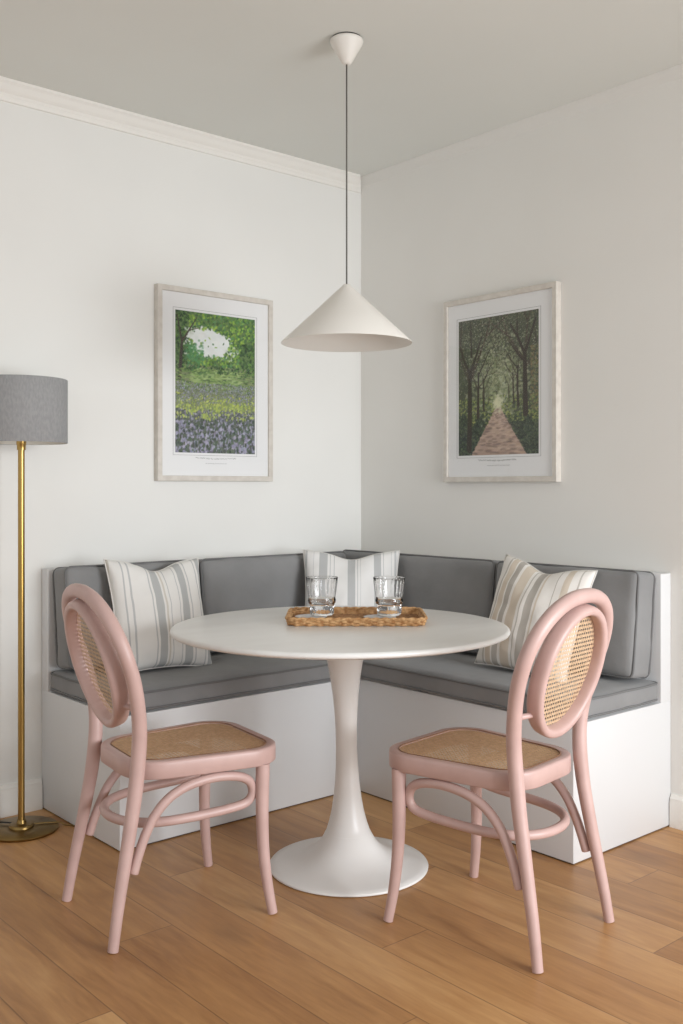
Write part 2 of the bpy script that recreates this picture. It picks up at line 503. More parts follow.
def pillow_bm(w, h, T, seed, dent=.03, n=36):
    bm = bmesh.new(); top, bot = {}, {}
    for i in range(n + 1):
        for j in range(n + 1):
            u = -cos(pi * i / n) * .3 + (2 * i / n - 1) * .7; v = -cos(pi * j / n) * .3 + (2 * j / n - 1) * .7
            k = .085
            x = w / 2 * u * (1 - k * (1 - v * v)); y = h / 2 * v * (1 - k * (1 - u * u))
            if v > 0: y -= dent * math.exp(-(u / .38) ** 2) * v ** 2
            th = T / 2 * (max(0, (1 - u * u)) * max(0, (1 - v * v))) ** .42
            d = math.exp(-(u / .35) ** 2) * max(0, v) ** 2 * .25
            th *= (1 - d)
            wri = noise.noise(Vector((x * 9 + seed * 3, y * 9, seed))) * .012 + noise.noise(Vector((x * 24 + seed, y * 24, seed * 2))) * .004
            edge = i in (0, n) or j in (0, n)
            if edge:
                z = noise.noise(Vector((x * 12, y * 12, seed * 9))) * .004
                vv = bm.verts.new((x, y, z)); top[i, j] = vv; bot[i, j] = vv
            else:
                f = min(1, th / (T * .2))
                top[i, j] = bm.verts.new((x, y, th + wri * f)); bot[i, j] = bm.verts.new((x, y, -th * .72 + wri * .3 * f))
    for i in range(n):
        for j in range(n):
            bm.faces.new((top[i, j], top[i + 1, j], top[i + 1, j + 1], top[i, j + 1]))
            bm.faces.new((bot[i, j], bot[i, j + 1], bot[i + 1, j + 1], bot[i + 1, j]))
    return bm

def pillow(w, h, T, bottom, top, across, m, label, seed, dent=.03):
    """bottom/top: mid points of lower and upper edge; across: width direction"""
    b, tp = Vector(bottom), Vector(top)
    Y = (tp - b).normalized(); X = Vector(across); X = (X - X.dot(Y) * Y).normalized(); Z = X.cross(Y)
    o = link('throw_pillow', pillow_bm(w, h, T, seed, dent), m)
    o.matrix_world = basis(X, Y, Z, (b + tp) / 2)
    tag(o, label, 'pillow')
    # stitched seam running round the edge
    bm = bmesh.new(); pts = []
    n = 24; k = .085
    per = [(-1 + 2 * i / n, -1) for i in range(n)] + [(1, -1 + 2 * i / n) for i in range(n)] + [(1 - 2 * i / n, 1) for i in range(n)] + [(-1, 1 - 2 * i / n) for i in range(n)]
    for u, v in per:
        x = w / 2 * u * (1 - k * (1 - v * v)); y = h / 2 * v * (1 - k * (1 - u * u))
        if v > 0: y -= dent * math.exp(-(u / .38) ** 2) * v ** 2
        pts.append((x, y, noise.noise(Vector((x * 12, y * 12, seed * 9))) * .004))
    tube(bm, pts, .0028, 6, closed=True, up=(0, 0, 1))
    link('edge_seam', bm, M['seam'], o)
    return o
M['seam'] = mat('pillow seam cloth', srgb(222, 219, 214), .9)
base_c = srgb(228, 226, 222)
S1 = stripes('striped linen grey', base_c, srgb(180, 181, 180), srgb(190, 190, 190), srgb(206, 200, 190), .45, PATTERN)
S2 = stripes('striped linen corner', srgb(232, 231, 229), srgb(186, 187, 187), srgb(196, 197, 197), srgb(208, 204, 198), .44, P2)
S3 = stripes('striped linen beige', srgb(230, 226, 220), srgb(180, 174, 166), srgb(190, 184, 176), srgb(212, 200, 184), .46, P3)
pillow(.405, .44, .15, (-1.328, -.380, .547), (-1.310, -.248, .950), (1, -.03, .0), S1, 'striped cream and grey pillow at the left end of the bench, behind the left chair', 1, .035)
pillow(.425, .45, .14, (-.50, -.49, .547), (-.388, -.368, .952), (.757, -.653, 0), S2, 'white and grey striped pillow standing in the corner behind the glasses', 2, .028)
pillow(.415, .44, .15, (-.386, -1.300, .547), (-.250, -1.335, .945), (.05, -1, -.03), S3, 'striped beige and grey pillow leaning behind the right chair', 3, .03)

# ------------------------------------------------------------------ round pedestal table
TC = Vector((-1.142, -1.212, 0))
table = thing('pedestal_table', TC)
tag(table, 'round white table on a flared tulip pedestal, standing between the two pink chairs', 'table')
TZ = .780
ped = [(0, 0), (.252, 0), (.2585, .003), (.2595, .007), (.257, .0105), (.235, .014), (.20, .020), (.165, .029), (.135, .042), (.108, .062), (.088, .086),
       (.074, .112), (.073, .1135), (.072, .1145), (.062, .145), (.053, .18), (.0455, .225), (.040, .275), (.0362, .33), (.0345, .39), (.035, .44), (.0375, .50), (.0425, .56),
       (.050, .62), (.059, .67), (.0675, .71), (.076, TZ - .028), (0, TZ - .028)]
lean = lambda z: (-.014 * z / .76 * .757, .014 * z / .76 * .653, 0)
bm = bmesh.new(); lathe(bm, ped, 96, shear=lean); link('pedestal', bm, M['white_metal'], table, angle=50)
tr, th_ = .5530, .027
tp = [(0, TZ - th_), (tr - .055, TZ - th_), (tr - .03, TZ - th_ + .003), (tr - .012, TZ - th_ + .0085), (tr - .003, TZ - .0165), (tr, TZ - .011), (tr - .0015, TZ - .005), (tr - .006, TZ - .001), (tr - .012, TZ), (0, TZ)]
bm = bmesh.new(); lathe(bm, tp, 160)
top = link('tabletop', bm, M['top'], table, angle=50)
top.location = (-.002, .041, 0)

# ------------------------------------------------------------------ tray, coasters and glasses
RV = Vector((.757, -.653, 0)); FV = Vector((.653, .757, 0))
TRC = Vector((-1.030, -1.121, TZ + .0005)); TRR = math.atan2(-.653, .757)
tray = thing('rattan_tray', TRC, TRR)
tag(tray, 'rectangular woven rattan tray with a low rim on the white tabletop', 'tray')
TW, TD = .456, .288
def rrect(w, d, r, n=140):
    pts = []
    hx, hy = w / 2, d / 2
    per = []
    for cx_, cy_, a0 in ((hx - r, hy - r, 0), (-hx + r, hy - r, 90), (-hx + r, -hy + r, 180), (hx - r, -hy + r, 270)):
        for s in range(9): a = R(a0 + s * 11.25); per.append(Vector((cx_ + r * cos(a), cy_ + r * sin(a), 0)))
    L = [0]
    for i in range(len(per)): L.append(L[-1] + (per[(i + 1) % len(per)] - per[i]).length)
    for k in range(n):
        s = L[-1] * k / n
        i = max(j for j in range(len(per)) if L[j] <= s)
        f = (s - L[i]) / max(1e-9, L[i + 1] - L[i])
        pts.append(per[i].lerp(per[(i + 1) % len(per)], f))
    return pts, L[-1]
bm = bmesh.new()
# woven wall: coils stacked, each one pulsing over the stakes
nst = 72
for lev in range(4):
    pts, Ln = rrect(TW - .010 + lev * .003, TD - .010 + lev * .003, .035, nst * 4)
    rr = [.0042 * (1 + .28 * sin(2 * pi * i / 4 / 2 + pi * lev)) for i in range(nst * 4)]
    out = []
    for i, p in enumerate(pts):
        nrm = p.normalized()
        out.append(p + nrm * .0016 * sin(2 * pi * i / 8 + pi * lev) + Vector((0, 0, .0042 + lev * .0050)))
    tube(bm, out, rr, 7, closed=True, up=(0, 0, 1))
link('rim_weave', bm, M['rattan'], tray)
bm = bmesh.new()
pts, Ln = rrect(TW + .002, TD + .002, .038, nst * 4)
for ph in (0, pi):
    out = [p + p.normalized() * .0028 * cos(2 * pi * i / 12 + ph) + Vector((0, 0, .0228 + .0024 * sin(2 * pi * i / 12 + ph))) for i, p in enumerate(pts)]
    tube(bm, out, .0043, 7, closed=True, up=(0, 0, 1))
link('braided_edge', bm, M['rattan'], tray)
bm = bmesh.new()
# woven floor: basket weave of flat strands over a thin backing
box(bm, -TW / 2 + .012, TW / 2 - .012, -TD / 2 + .012, TD / 2 - .012, .0008, .0032)
nx_, ny_ = 58, 34
for j in range(ny_):
    y = -TD / 2 + .014 + (TD - .028) * (j + .5) / ny_
    pts = [Vector((-TW / 2 + .010 + (TW - .020) * i / (nx_ * 2), y, .0042 + .0014 * cos(pi * i / 1.0 * .5 + pi * j))) for i in range(nx_ * 2 + 1)]
    tube(bm, pts, .0034, 5, up=(0, 0, 1), prof=lambda a: (cos(a) * .5, sin(a)))
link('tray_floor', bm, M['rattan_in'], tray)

def tray_pt(x, y, z=0): return TRC + RV * x + FV * y + Vector((0, 0, z))
CO_Z = .0085
def coaster_bm():
    return lathe(bmesh.new(), [(0, 0), (.052, 0), (.055, .0012), (.0555, .0028), (.054, .0036), (.048, .0030), (0, .0030)], 64)
co = link('coaster', coaster_bm(), M['coaster'], angle=40)
co.location = tray_pt(-.153, .030, CO_Z)
tag(co, 'thin pale round coaster partly under the left glass on the tray', 'coaster')
co2 = co.copy(); COL.objects.link(co2); co2.location = tray_pt(.082, .018, CO_Z)
tag(co2, 'thin pale round coaster in front of and partly under the right glass', 'coaster')
gp = [(0, 0), (.036, 0), (.0405, .003), (.0425, .010), (.0435, .024), (.0445, .034), (.0435, .0375), (.0475, .041), (.0492, .047), (.0490, .054), (.0470, .058),
      (.0482, .064), (.0508, .085), (.0535, .105), (.0560, .123), (.0568, .1265), (.0562, .1280), (.0550, .1268),
      (.0525, .105), (.0498, .085), (.0472, .064), (.0455, .050), (.043, .042), (.036, .0385), (.02, .037), (0, .0368)]
def flute(a, z):
    f = 0
    if .062 < z < .125: f = min(1, (z - .062) / .01, (.125 - z) / .01)
    if z < .034 and z > .004: f = .8
    return 1 + .016 * f * cos(22 * a)
bm = bmesh.new(); lathe(bm, gp, 176, mod=flute)
g = link('tumbler', bm, M['tumbler'], angle=60); g.scale = (.98, .98, 1.02)
g.location = tray_pt(-.1165, .050, CO_Z + .0042)
tag(g, 'left fluted clear glass tumbler standing on the rattan tray', 'glass')
g2 = g.copy(); COL.objects.link(g2); g2.location = tray_pt(.1155, .042, CO_Z + .0042); g2.rotation_euler = (0, 0, .1)
tag(g2, 'right fluted clear glass tumbler standing on the rattan tray', 'glass')

# ------------------------------------------------------------------ bentwood chairs
def xback(z):
    P = [(0, -.238), (.1, -.222), (.2, -.203), (.3, -.184), (.4, -.167), (.5, -.157), (.6, -.157), (.7, -.178), (.8, -.212), (.9, -.247), (.96, -.268)]
    for (a, xa), (b, xb) in zip(P, P[1:]):
        if a <= z <= b: return xa + (xb - xa) * (z - a) / (b - a)
    return P[-1][1]

def ribbon_net(bm, poly, to3d, sp, w, thick, fams):
    """weave of flat strands clipped to a convex polygon; fams: (angle, spacing, offset, width, height)"""
    for ang, s, off, ww, hgt in fams:
        d = Vector((cos(R(ang)), sin(R(ang)))); nrm = Vector((-d.y, d.x))
        lo = min(nrm.dot(Vector(p)) for p in poly); hi = max(nrm.dot(Vector(p)) for p in poly)
        k = math.ceil((lo - off) / s)
        while off + k * s < hi:
            c = off + k * s; k += 1
            ts = []
            for i in range(len(poly)):
                a, b = Vector(poly[i]), Vector(poly[(i + 1) % len(poly)])
                da, db = nrm.dot(a) - c, nrm.dot(b) - c
                if (da < 0) != (db < 0):
                    ts.append(d.dot(a.lerp(b, da / (da - db))))
            if len(ts) < 2: continue
            t0, t1 = min(ts), max(ts)
            if t1 - t0 < .004: continue
            A = [nrm * (c - ww / 2) + d * t0, nrm * (c + ww / 2) + d * t0, nrm * (c + ww / 2) + d * t1, nrm * (c - ww / 2) + d * t1]
            bm.faces.new([bm.verts.new(to3d(p.x, p.y, hgt)) for p in A])
    return bm

def seat_outline(front, rear, hf, hr, rf, rr, n=10, grow=0.0):
    """convex rounded trapezoid, bulging front and back"""
    front += grow; rear -= grow; hf += grow; hr += grow
    C = [((front, -hf), rf), ((front, hf), rf), ((rear, hr), rr), ((rear, -hr), rr)]
    pts = []
    for i, (p, r) in enumerate(C):
        P = Vector(p); A = (Vector(C[i - 1][0]) - P).normalized(); B = (Vector(C[(i + 1) % 4][0]) - P).normalized()
        half = A.angle(B) / 2; tl = r / math.tan(half)
        s, e = P + A * tl, P + B * tl
        c = P + (A + B).normalized() * (r / sin(half))
        a0 = math.atan2(s.y - c.y, s.x - c.x); a1 = math.atan2(e.y - c.y, e.x - c.x)
        while a1 < a0: a1 += 2 * pi
        if a1 - a0 > pi: a0 += 2 * pi; a0, a1 = a0, a1
        for k in range(n + 1):
            a = a0 + (a1 - a0) * k / n
            pts.append((c.x + r * cos(a), c.y + r * sin(a)))
    return pts

def make_chair():
    ch = thing('bentwood_chair')
    # --- outer hoop and rear legs bent from one rod
    zc, ry, rz_ = .770, .212, .173
    half = []
    for z, y in ((.001, .198), (.1, .191), (.2, .184), (.3, .178), (.4, .174), (.5, .174), (.58, .182), (.66, .196), (.72, .207)):
        half.append((xback(z), y, z))
    arc = []
    for k in range(0, 15):
        a = pi / 2 * k / 14; z = zc + rz_ * sin(a) ** .93; arc.append((xback(z), ry * max(0, cos(a)) ** .90, z))
    ctl = half + arc + [(x, -y, z) for x, y, z in arc[-2::-1]] + [(x, -y, z) for x, y, z in half[::-1]]
    pts = catmull(ctl, 4)
    def rad(p):
        z = p.z
        if z < .45: return .0145 + (.0208 - .0145) * z / .45
        if z < .7: return .0208 - (.0208 - .0200) * (z - .45) / .25
        return .0200 + .0005 * (z - .7) / .24
    bm = bmesh.new(); tube(bm, pts, [rad(p) for p in pts], 16)
    link('back_hoop', bm, M['pink'], ch, angle=50)
    # --- inner oval ring
    slope = .30
    def on_back(y, z, n=0.0):
        d = Vector((1, 0, slope)).normalized()
        return Vector((-.163 - (z - .547) * slope * .93, y, z)) + d * n
    zc2, ry2, rz2 = .737, .1535, .170
    ring = [on_back(ry2 * cos(a), zc2 + rz2 * sin(a), .000) for a in [2 * pi * k / 72 for k in range(72)]]
    bm = bmesh.new()
    def rp(a):   # rounded rectangle section: depth x width
        c, s = cos(a), sin(a)
        f = (abs(c) ** 3.2 + abs(s) ** 3.2) ** (-1 / 3.2)
        return (c * f * .0235, s * f * .0132)
    tube(bm, ring, 1.0, 20, closed=True, up=(1, 0, slope), prof=rp)
    link('oval_ring', bm, M['pink'], ch)
    # --- cane in the ring
    poly = [((ry2 - .013) * cos(a), zc2 + (rz2 - .013) * sin(a)) for a in [2 * pi * k / 64 for k in range(64)]]
    sp = .0125
    fams = [(0, sp, .0016, .0020, .0000), (0, sp, -.0016, .0020, .0000), (90, sp, .0015, .0018, .0003), (90, sp, -.0015, .0018, .0003),
            (45, sp * .7071, sp * .35, .0017, .0006), (-45, sp * .7071, sp * .35, .0017, .0008)]
    bm = bmesh.new(); ribbon_net(bm, poly, lambda u, v, h: on_back(u, v, .008 + h), sp, .002, 0, fams)
    link('back_cane', bm, M['cane_back'], ch, smooth=False)
    # --- spacers between ring and hoop
    for s in (-1, 1):
        bm = bmesh.new()
        z = .628
        rounded_tube(bm, [(xback(z) + .002, s * .180, z), (xback(z) - .004, s * .158, z + .004), (on_back(0, z).x, s * .128, z + .008)], [.0075, .0085, .0075], 10)
        link('spacer', bm, M['pink'], ch)
    # --- seat frame
    so = seat_outline(.292, -.172, .222, .170, .105, .115, 12)
    prof = [(0, .432), (.003, .429), (.030, .429), (.034, .433), (.034, .470), (.031, .4755), (.024, .478), (.006, .478), (.0015, .4755), (0, .470)]
    cen = Vector((.03, 0))
    bm = bmesh.new(); rings = []
    n = len(so)
    for i, p in enumerate(so):
        a, b = Vector(so[i - 1]), Vector(so[(i + 1) % n])
        T = (b - a).normalized(); inn = Vector((-T.y, T.x))
        if inn.dot(cen - Vector(p)) < 0: inn = -inn
        rings.append([bm.verts.new((p[0] + inn.x * d, p[1] + inn.y * d, z)) for d, z in prof])
    for i in range(n):
        r0, r1 = rings[i], rings[(i + 1) % n]
        for k in range(len(prof)):
            k2 = (k + 1) % len(prof); bm.faces.new((r0[k], r0[k2], r1[k2], r1[k]))
    link('seat_frame', bm, M['pink'], ch, angle=50)
    ins = seat_outline(.292, -.172, .222, .170, .105, .115, 12, grow=-.029)
    poly = [(p[0], p[1]) for p in seat_outline(.292 - .029, -.172 + .029, .222 - .029, .170 - .029, .078, .088, 12)]
    sp = .0120
    fams = [(0, sp, .0018, .0030, .0000), (0, sp, -.0018, .0030, .0000), (90, sp, .0018, .0028, .0003), (90, sp, -.0018, .0028, .0003),
            (45, sp * .7071, sp * .35, .0030, .0006), (-45, sp * .7071, sp * .35, .0030, .0009)]
    bm = bmesh.new(); ribbon_net(bm, poly, lambda u, v, h: Vector((u, v, .4740 + h)), sp, .002, 0, fams)
    link('seat_cane', bm, M['cane_seat'], ch, smooth=False)
    # spline bead holding the cane
    bm = bmesh.new(); tube(bm, [Vector((x, y, .4772)) for x, y in poly], .0022, 6, closed=True, up=(0, 0, 1))
    link('cane_spline', bm, M['bead'], ch)
    # --- front legs
    for s in (-1, 1):
        ctl = [(.216, s * .192, .432), (.214, s * .193, .36), (.212, s * .196, .27), (.214, s * .201, .18), (.222, s * .208, .09), (.235, s * .217, .003)]
        pts = catmull(ctl, 5)
        bm = bmesh.new(); tube(bm, pts, [.0140 + (.0205 - .0140) * min(1, p.z / .40) for p in pts], 16)
        link('front_leg', bm, M['pink'], ch, angle=50)
    # --- one long bent rod: side arches curling into the ring stretcher
    side = [(-.174, .182, .192), (-.160, .180, .235), (-.140, .179, .285), (-.112, .179, .335), (-.068, .180, .378), (-.010, .182, .403), (.06, .185, .413), (.125, .186, .408),
            (.168, .183, .392), (.188, .178, .367), (.189, .175, .340), (.170, .172, .320), (.12, .170, .312), (.06, .169, .309), (0, .166, .307), (-.065, .155, .305), (-.125, .126, .303), (-.168, .070, .302)]
    ctl = side + [(-.182, 0, .302)] + [(x, -y, z) for x, y, z in side[::-1]]
    pts = catmull(ctl, 5)
    bm = bmesh.new(); rounded_tube(bm, pts, .0134, 12)
    link('stretcher', bm, M['pink'], ch)
    return ch
M['bead'] = noise_tint(mat('brown cane spline', rough=.6), srgb(128, 92, 68), srgb(150, 112, 84), 40, 2)
chair = make_chair()
chair.location = (-1.753, -1.097, 0); chair.rotation_euler = (0, 0, R(-8))
tag(chair, 'left dusty pink bentwood chair with round cane back, nearer the floor lamp', 'chair', 'pink bentwood chairs at the round table')
chair2 = copy_tree(chair)
chair2.location = (-1.086, -1.803, 0); chair2.rotation_euler = (0, 0, R(97.8))
chair2['label'] = 'right dusty pink bentwood chair with round cane back, nearer the right bench end'

# ------------------------------------------------------------------ pendant lamp
PC = Vector((-1.062, -1.110, 0))
pend = thing('pendant_lamp', (PC.x, PC.y, CZ))
tag(pend, 'white conical pendant lamp hanging from the ceiling above the table', 'pendant lamp')
def pz(z): return z - CZ
bm = bmesh.new(); lathe(bm, [(0, 0), (.050, 0), (.050, -.006), (0, -.006)], 48); link('mounting_ring', bm, M['dark_gap'], pend, angle=40)
bm = bmesh.new(); lathe(bm, [(0, -.004), (.051, -.004), (.0555, -.007), (.0562, -.012), (.054, -.020), (.018, -.082), (.014, -.087), (.008, -.089), (0, -.089)], 64)
link('canopy', bm, M['pend'], pend, angle=50)
bm = bmesh.new(); tube(bm, [(0, 0, -.087), (0, 0, pz(2.3)), (0, 0, pz(1.915))], .0027, 10); link('cord', bm, M['cord_grey'], pend)
zt, zb, rb = pz(1.918), pz(1.7235), .2215
bm = bmesh.new()
lathe(bm, [(.0, zt + .004), (.012, zt + .003), (.017, zt - .003), (.026, zt - .011), (.12, zt - .011 - (.094) * (zt - .011 - zb) / .1955), (rb, zb + .001), (rb + .0006, zb - .0012), (rb - .0022, zb - .0008),
           (.118, zt - .015 - .092 * (zt - .011 - zb) / .1955), (.024, zt - .017), (.0, zt - .013)], 128)
shade = link('lamp_shade', bm, M['pend'], pend, angle=50)
bm = bmesh.new(); lathe(bm, [(0, zt - .012), (.018, zt - .012), (.018, zt - .06), (.014, zt - .064), (0, zt - .064)], 32); sk = link('socket', bm, M['white_metal'], pend, angle=40)
bm = bmesh.new(); lathe(bm, [(0, zt - .06), (.013, zt - .062), (.014, zt - .075), (.026, zt - .098), (.030, zt - .115), (.026, zt - .132), (.014, zt - .143), (0, zt - .146)], 32); link('bulb', bm, M['bulb'], pend)

# ------------------------------------------------------------------ floor lamp
LP = Vector((-1.813, -.190, 0))
lamp = thing('floor_lamp', LP)
tag(lamp, 'brass floor lamp with a grey drum shade at the left end of the bench', 'floor lamp')
bm = bmesh.new(); lathe(bm, [(0, 0), (.127, 0), (.1295, .003), (.1295, .008), (.126, .011), (.06, .0135), (0, .0135)], 96); link('base', bm, M['brass_dark'], lamp, angle=40)
bm = bmesh.new(); lathe(bm, [(0, .013), (.044, .013), (.044, .019), (.040, .024), (.018, .027), (.015, .040), (0, .042)], 48); link('collar', bm, M['brass_dark'], lamp, angle=40)
bm = bmesh.new(); lathe(bm, [(0, .02), (.0118, .02), (.0118, 1.372), (0, 1.372)], 32); link('pole', bm, M['brass'], lamp, angle=40)
bm = bmesh.new(); lathe(bm, [(0, 1.368), (.0155, 1.368), (.0155, 1.384), (.0175, 1.388), (.0175, 1.412), (.016, 1.47), (0, 1.47)], 32); link('socket', bm, M['brass'], lamp, angle=40)
z0, z1, rs = 1.393, 1.622, .160
bm = bmesh.new(); lathe(bm, [(rs, z0), (rs + .0012, z0 + .002), (rs + .0012, z1 - .002), (rs, z1), (rs - .0018, z1 - .001), (rs - .0018, z0 + .001)], 96, close=True)
sh = link('lamp_shade', bm, [M['shade_grey'], M['shade_in']], lamp, angle=40)
for p in sh.data.polygons:
    c = p.center
    if p.normal.x * c.x + p.normal.y * c.y < -.5 * math.hypot(c.x, c.y) * 1 and p.normal.length: p.material_index = 1
bm = bmesh.new()
for k in range(3):
    a = R(20 + 120 * k); tube(bm, [(0, 0, 1.43), (.08 * cos(a), .08 * sin(a), 1.43), ((rs - .001) * cos(a), (rs - .001) * sin(a), 1.43)], .002, 6)
link('shade_spider', bm, M['brass'], lamp)
bm = bmesh.new(); lathe(bm, [(0, 1.465), (.014, 1.467), (.03, 1.51), (.032, 1.53), (.02, 1.555), (0, 1.562)], 32); link('bulb', bm, M['bulb'], lamp)
bm = bmesh.new()
cab = catmull([(-.015, .030, .022), (-.05, .085, .018), (-.045, .120, .006), (-.02, .150, .010), (-.03, .164, .03), (-.06, .166, .045), (-.12, .160, .01), (-.3, .15, .004), (-.55, .12, .004)], 8)
tube(bm, cab, .003, 8); link('power_cable', bm, M['cable_dark'], lamp)
bm = bmesh.new()
cab = catmull([(.04, -.015, .018), (.09, -.03, .0155), (.128, -.045, .012), (.140, -.052, .0035), (.155, -.075, .0032), (.160, -.090, .003)], 8)
tube(bm, cab, .0025, 8); o = link('switch_cable', bm, M['brass_dark'], lamp)

# ------------------------------------------------------------------ framed pictures
def canvas(W, Hh): return np.zeros((Hh, W, 3), float)
def blob(A, x, y, rx, ry, c, al=.8, ang=0.0):
    Hh, W, _ = A.shape
    r = max(rx, ry) + 1
    x0, x1 = int(max(0, x - r)), int(min(W, x + r + 1)); y0, y1 = int(max(0, y - r)), int(min(Hh, y + r + 1))
    if x1 <= x0 or y1 <= y0: return
    Y, X = np.mgrid[y0:y1, x0:x1]
    dx, dy = X - x, Y - y
    u = dx * cos(ang) + dy * sin(ang); v = -dx * sin(ang) + dy * cos(ang)
    m = np.clip(1.5 - ((u / rx) ** 2 + (v / ry) ** 2) * 1.2, 0, 1)[..., None] * al
    A[y0:y1, x0:x1] = A[y0:y1, x0:x1] * (1 - m) + np.array(c, float) * m
def stroke(A, p, q, w0, w1, c, al=.9):
    n = int(max(abs(q[0] - p[0]), abs(q[1] - p[1])) * 1.3) + 2
    for i in range(n):
        t = i / (n - 1); w = w0 + (w1 - w0) * t
        blob(A, p[0] + (q[0] - p[0]) * t, p[1] + (q[1] - p[1]) * t, w, w, c, al)
rg = random.Random(11)
def J(c, a=18): 
    d = rg.uniform(-a, a); return [max(0, min(255, v + d + rg.uniform(-a * .3, a * .3))) for v in c]
PWd, PHt = 150, 218
def garden():
    W, Hh = PWd, PHt; A = canvas(W, Hh)      # row 0 = bottom
    for r in range(Hh):
        v = r / Hh
        A[r] = (96, 102, 96) if v < .3 else ((118, 128, 92) if v < .62 else (95, 120, 70))
    # sky opening
    for _ in range(420):
        x, v = rg.gauss(.42, .17), rg.gauss(.79, .06)
        if .12 < x < .78 and .68 < v < .90 and (x - .40) * .25 + (v - .87) < .02 - (0 if x < .3 else .0):
            blob(A, x * W, v * Hh, 6, 4, J((224, 228, 226), 6), .7)
    for _ in range(260):      # pale path of light in the meadow
        blob(A, rg.uniform(.2, .8) * W, rg.uniform(.50, .60) * Hh, 6, 1.5, J((150, 172, 110), 16), .6)
    for _ in range(1700):     # foliage masses
        x, v = rg.random(), rg.uniform(.57, 1)
        sky = ((x - .42) / .30) ** 2 + ((v - .79 + .10 * (x - .4)) / .105) ** 2
        if sky < .75 + .5 * noise.noise(Vector((x * 7, v * 9, 2.2))) and rg.random() > .03: continue
        dark = x < .16 or (x > .8 and v < .8) or v < .62
        c = rg.choice([(58, 92, 46), (44, 74, 40), (92, 130, 56), (36, 60, 36)] if dark else [(84, 124, 52), (122, 160, 60), (150, 182, 70), (62, 104, 58), (88, 140, 84), (50, 82, 44)])
        blob(A, x * W, v * Hh, rg.uniform(1.2, 3.2), rg.uniform(1, 2.6), J(c, 14), .8, rg.uniform(0, 3))
    for _ in range(160): blob(A, rg.uniform(.12, .34) * W, rg.gauss(.70, .04) * Hh, 2.4, 2, J((76, 132, 80), 20), .5)
    stroke(A, (.05 * W, .52 * Hh), (.08 * W, .80 * Hh), 3.2, 2.2, (58, 52, 44))
    stroke(A, (.08 * W, .78 * Hh), (.26 * W, .96 * Hh), 1.8, .9, (70, 62, 50))
    stroke(A, (.07 * W, .80 * Hh), (.02 * W, .97 * Hh), 1.8, .9, (60, 54, 44))
    stroke(A, (.16 * W, .86 * Hh), (.30 * W, .89 * Hh), 1.0, .6, (70, 62, 50))
    for _ in range(500):      # meadow
        v = rg.uniform(.44, .60); blob(A, rg.random() * W, v * Hh, rg.uniform(2, 5), 1.1, J(rg.choice([(92, 122, 64), (142, 164, 96), (70, 96, 58), (120, 150, 80)]), 12), .7)
    def flowers(v0, v1, n, pal, s):
        for _ in range(n):
            v = rg.uniform(v0, v1); k = s * (1.25 - v)
            blob(A, rg.random() * W, v * Hh, rg.uniform(.7, 1.5) * k, rg.uniform(.8, 1.8) * k, J(rg.choice(pal), 14), .8)
    flowers(.36, .50, 1500, [(118, 116, 138), (142, 140, 166), (92, 104, 84), (84, 100, 76), (160, 158, 182)], .95)
    flowers(.28, .42, 600, [(150, 164, 82), (182, 190, 84), (96, 112, 70), (126, 124, 140), (120, 140, 80)], 1.1)
    flowers(0, .31, 2600, [(70, 74, 78), (112, 110, 128), (138, 135, 158), (164, 162, 182), (64, 76, 62), (88, 94, 84), (98, 98, 110), (80, 92, 66)], 1.2)
    flowers(.24, .38, 170, [(170, 182, 92), (140, 158, 84), (184, 194, 104)], 1.6)
    for _ in range(8):
        bx, bv = rg.random(), rg.uniform(.24, .38)
        for _ in range(22): blob(A, (bx + rg.gauss(0, .05)) * W, (bv + rg.gauss(0, .012)) * Hh, 1.6, 1.6, J(rg.choice([(172, 186, 84), (146, 164, 82)]), 14), .8)
    flowers(0, .22, 420, [(142, 140, 164), (166, 164, 184)], 1.7)
    flowers(0, .24, 260, [(58, 70, 58), (76, 92, 70)], 1.8)
    return A
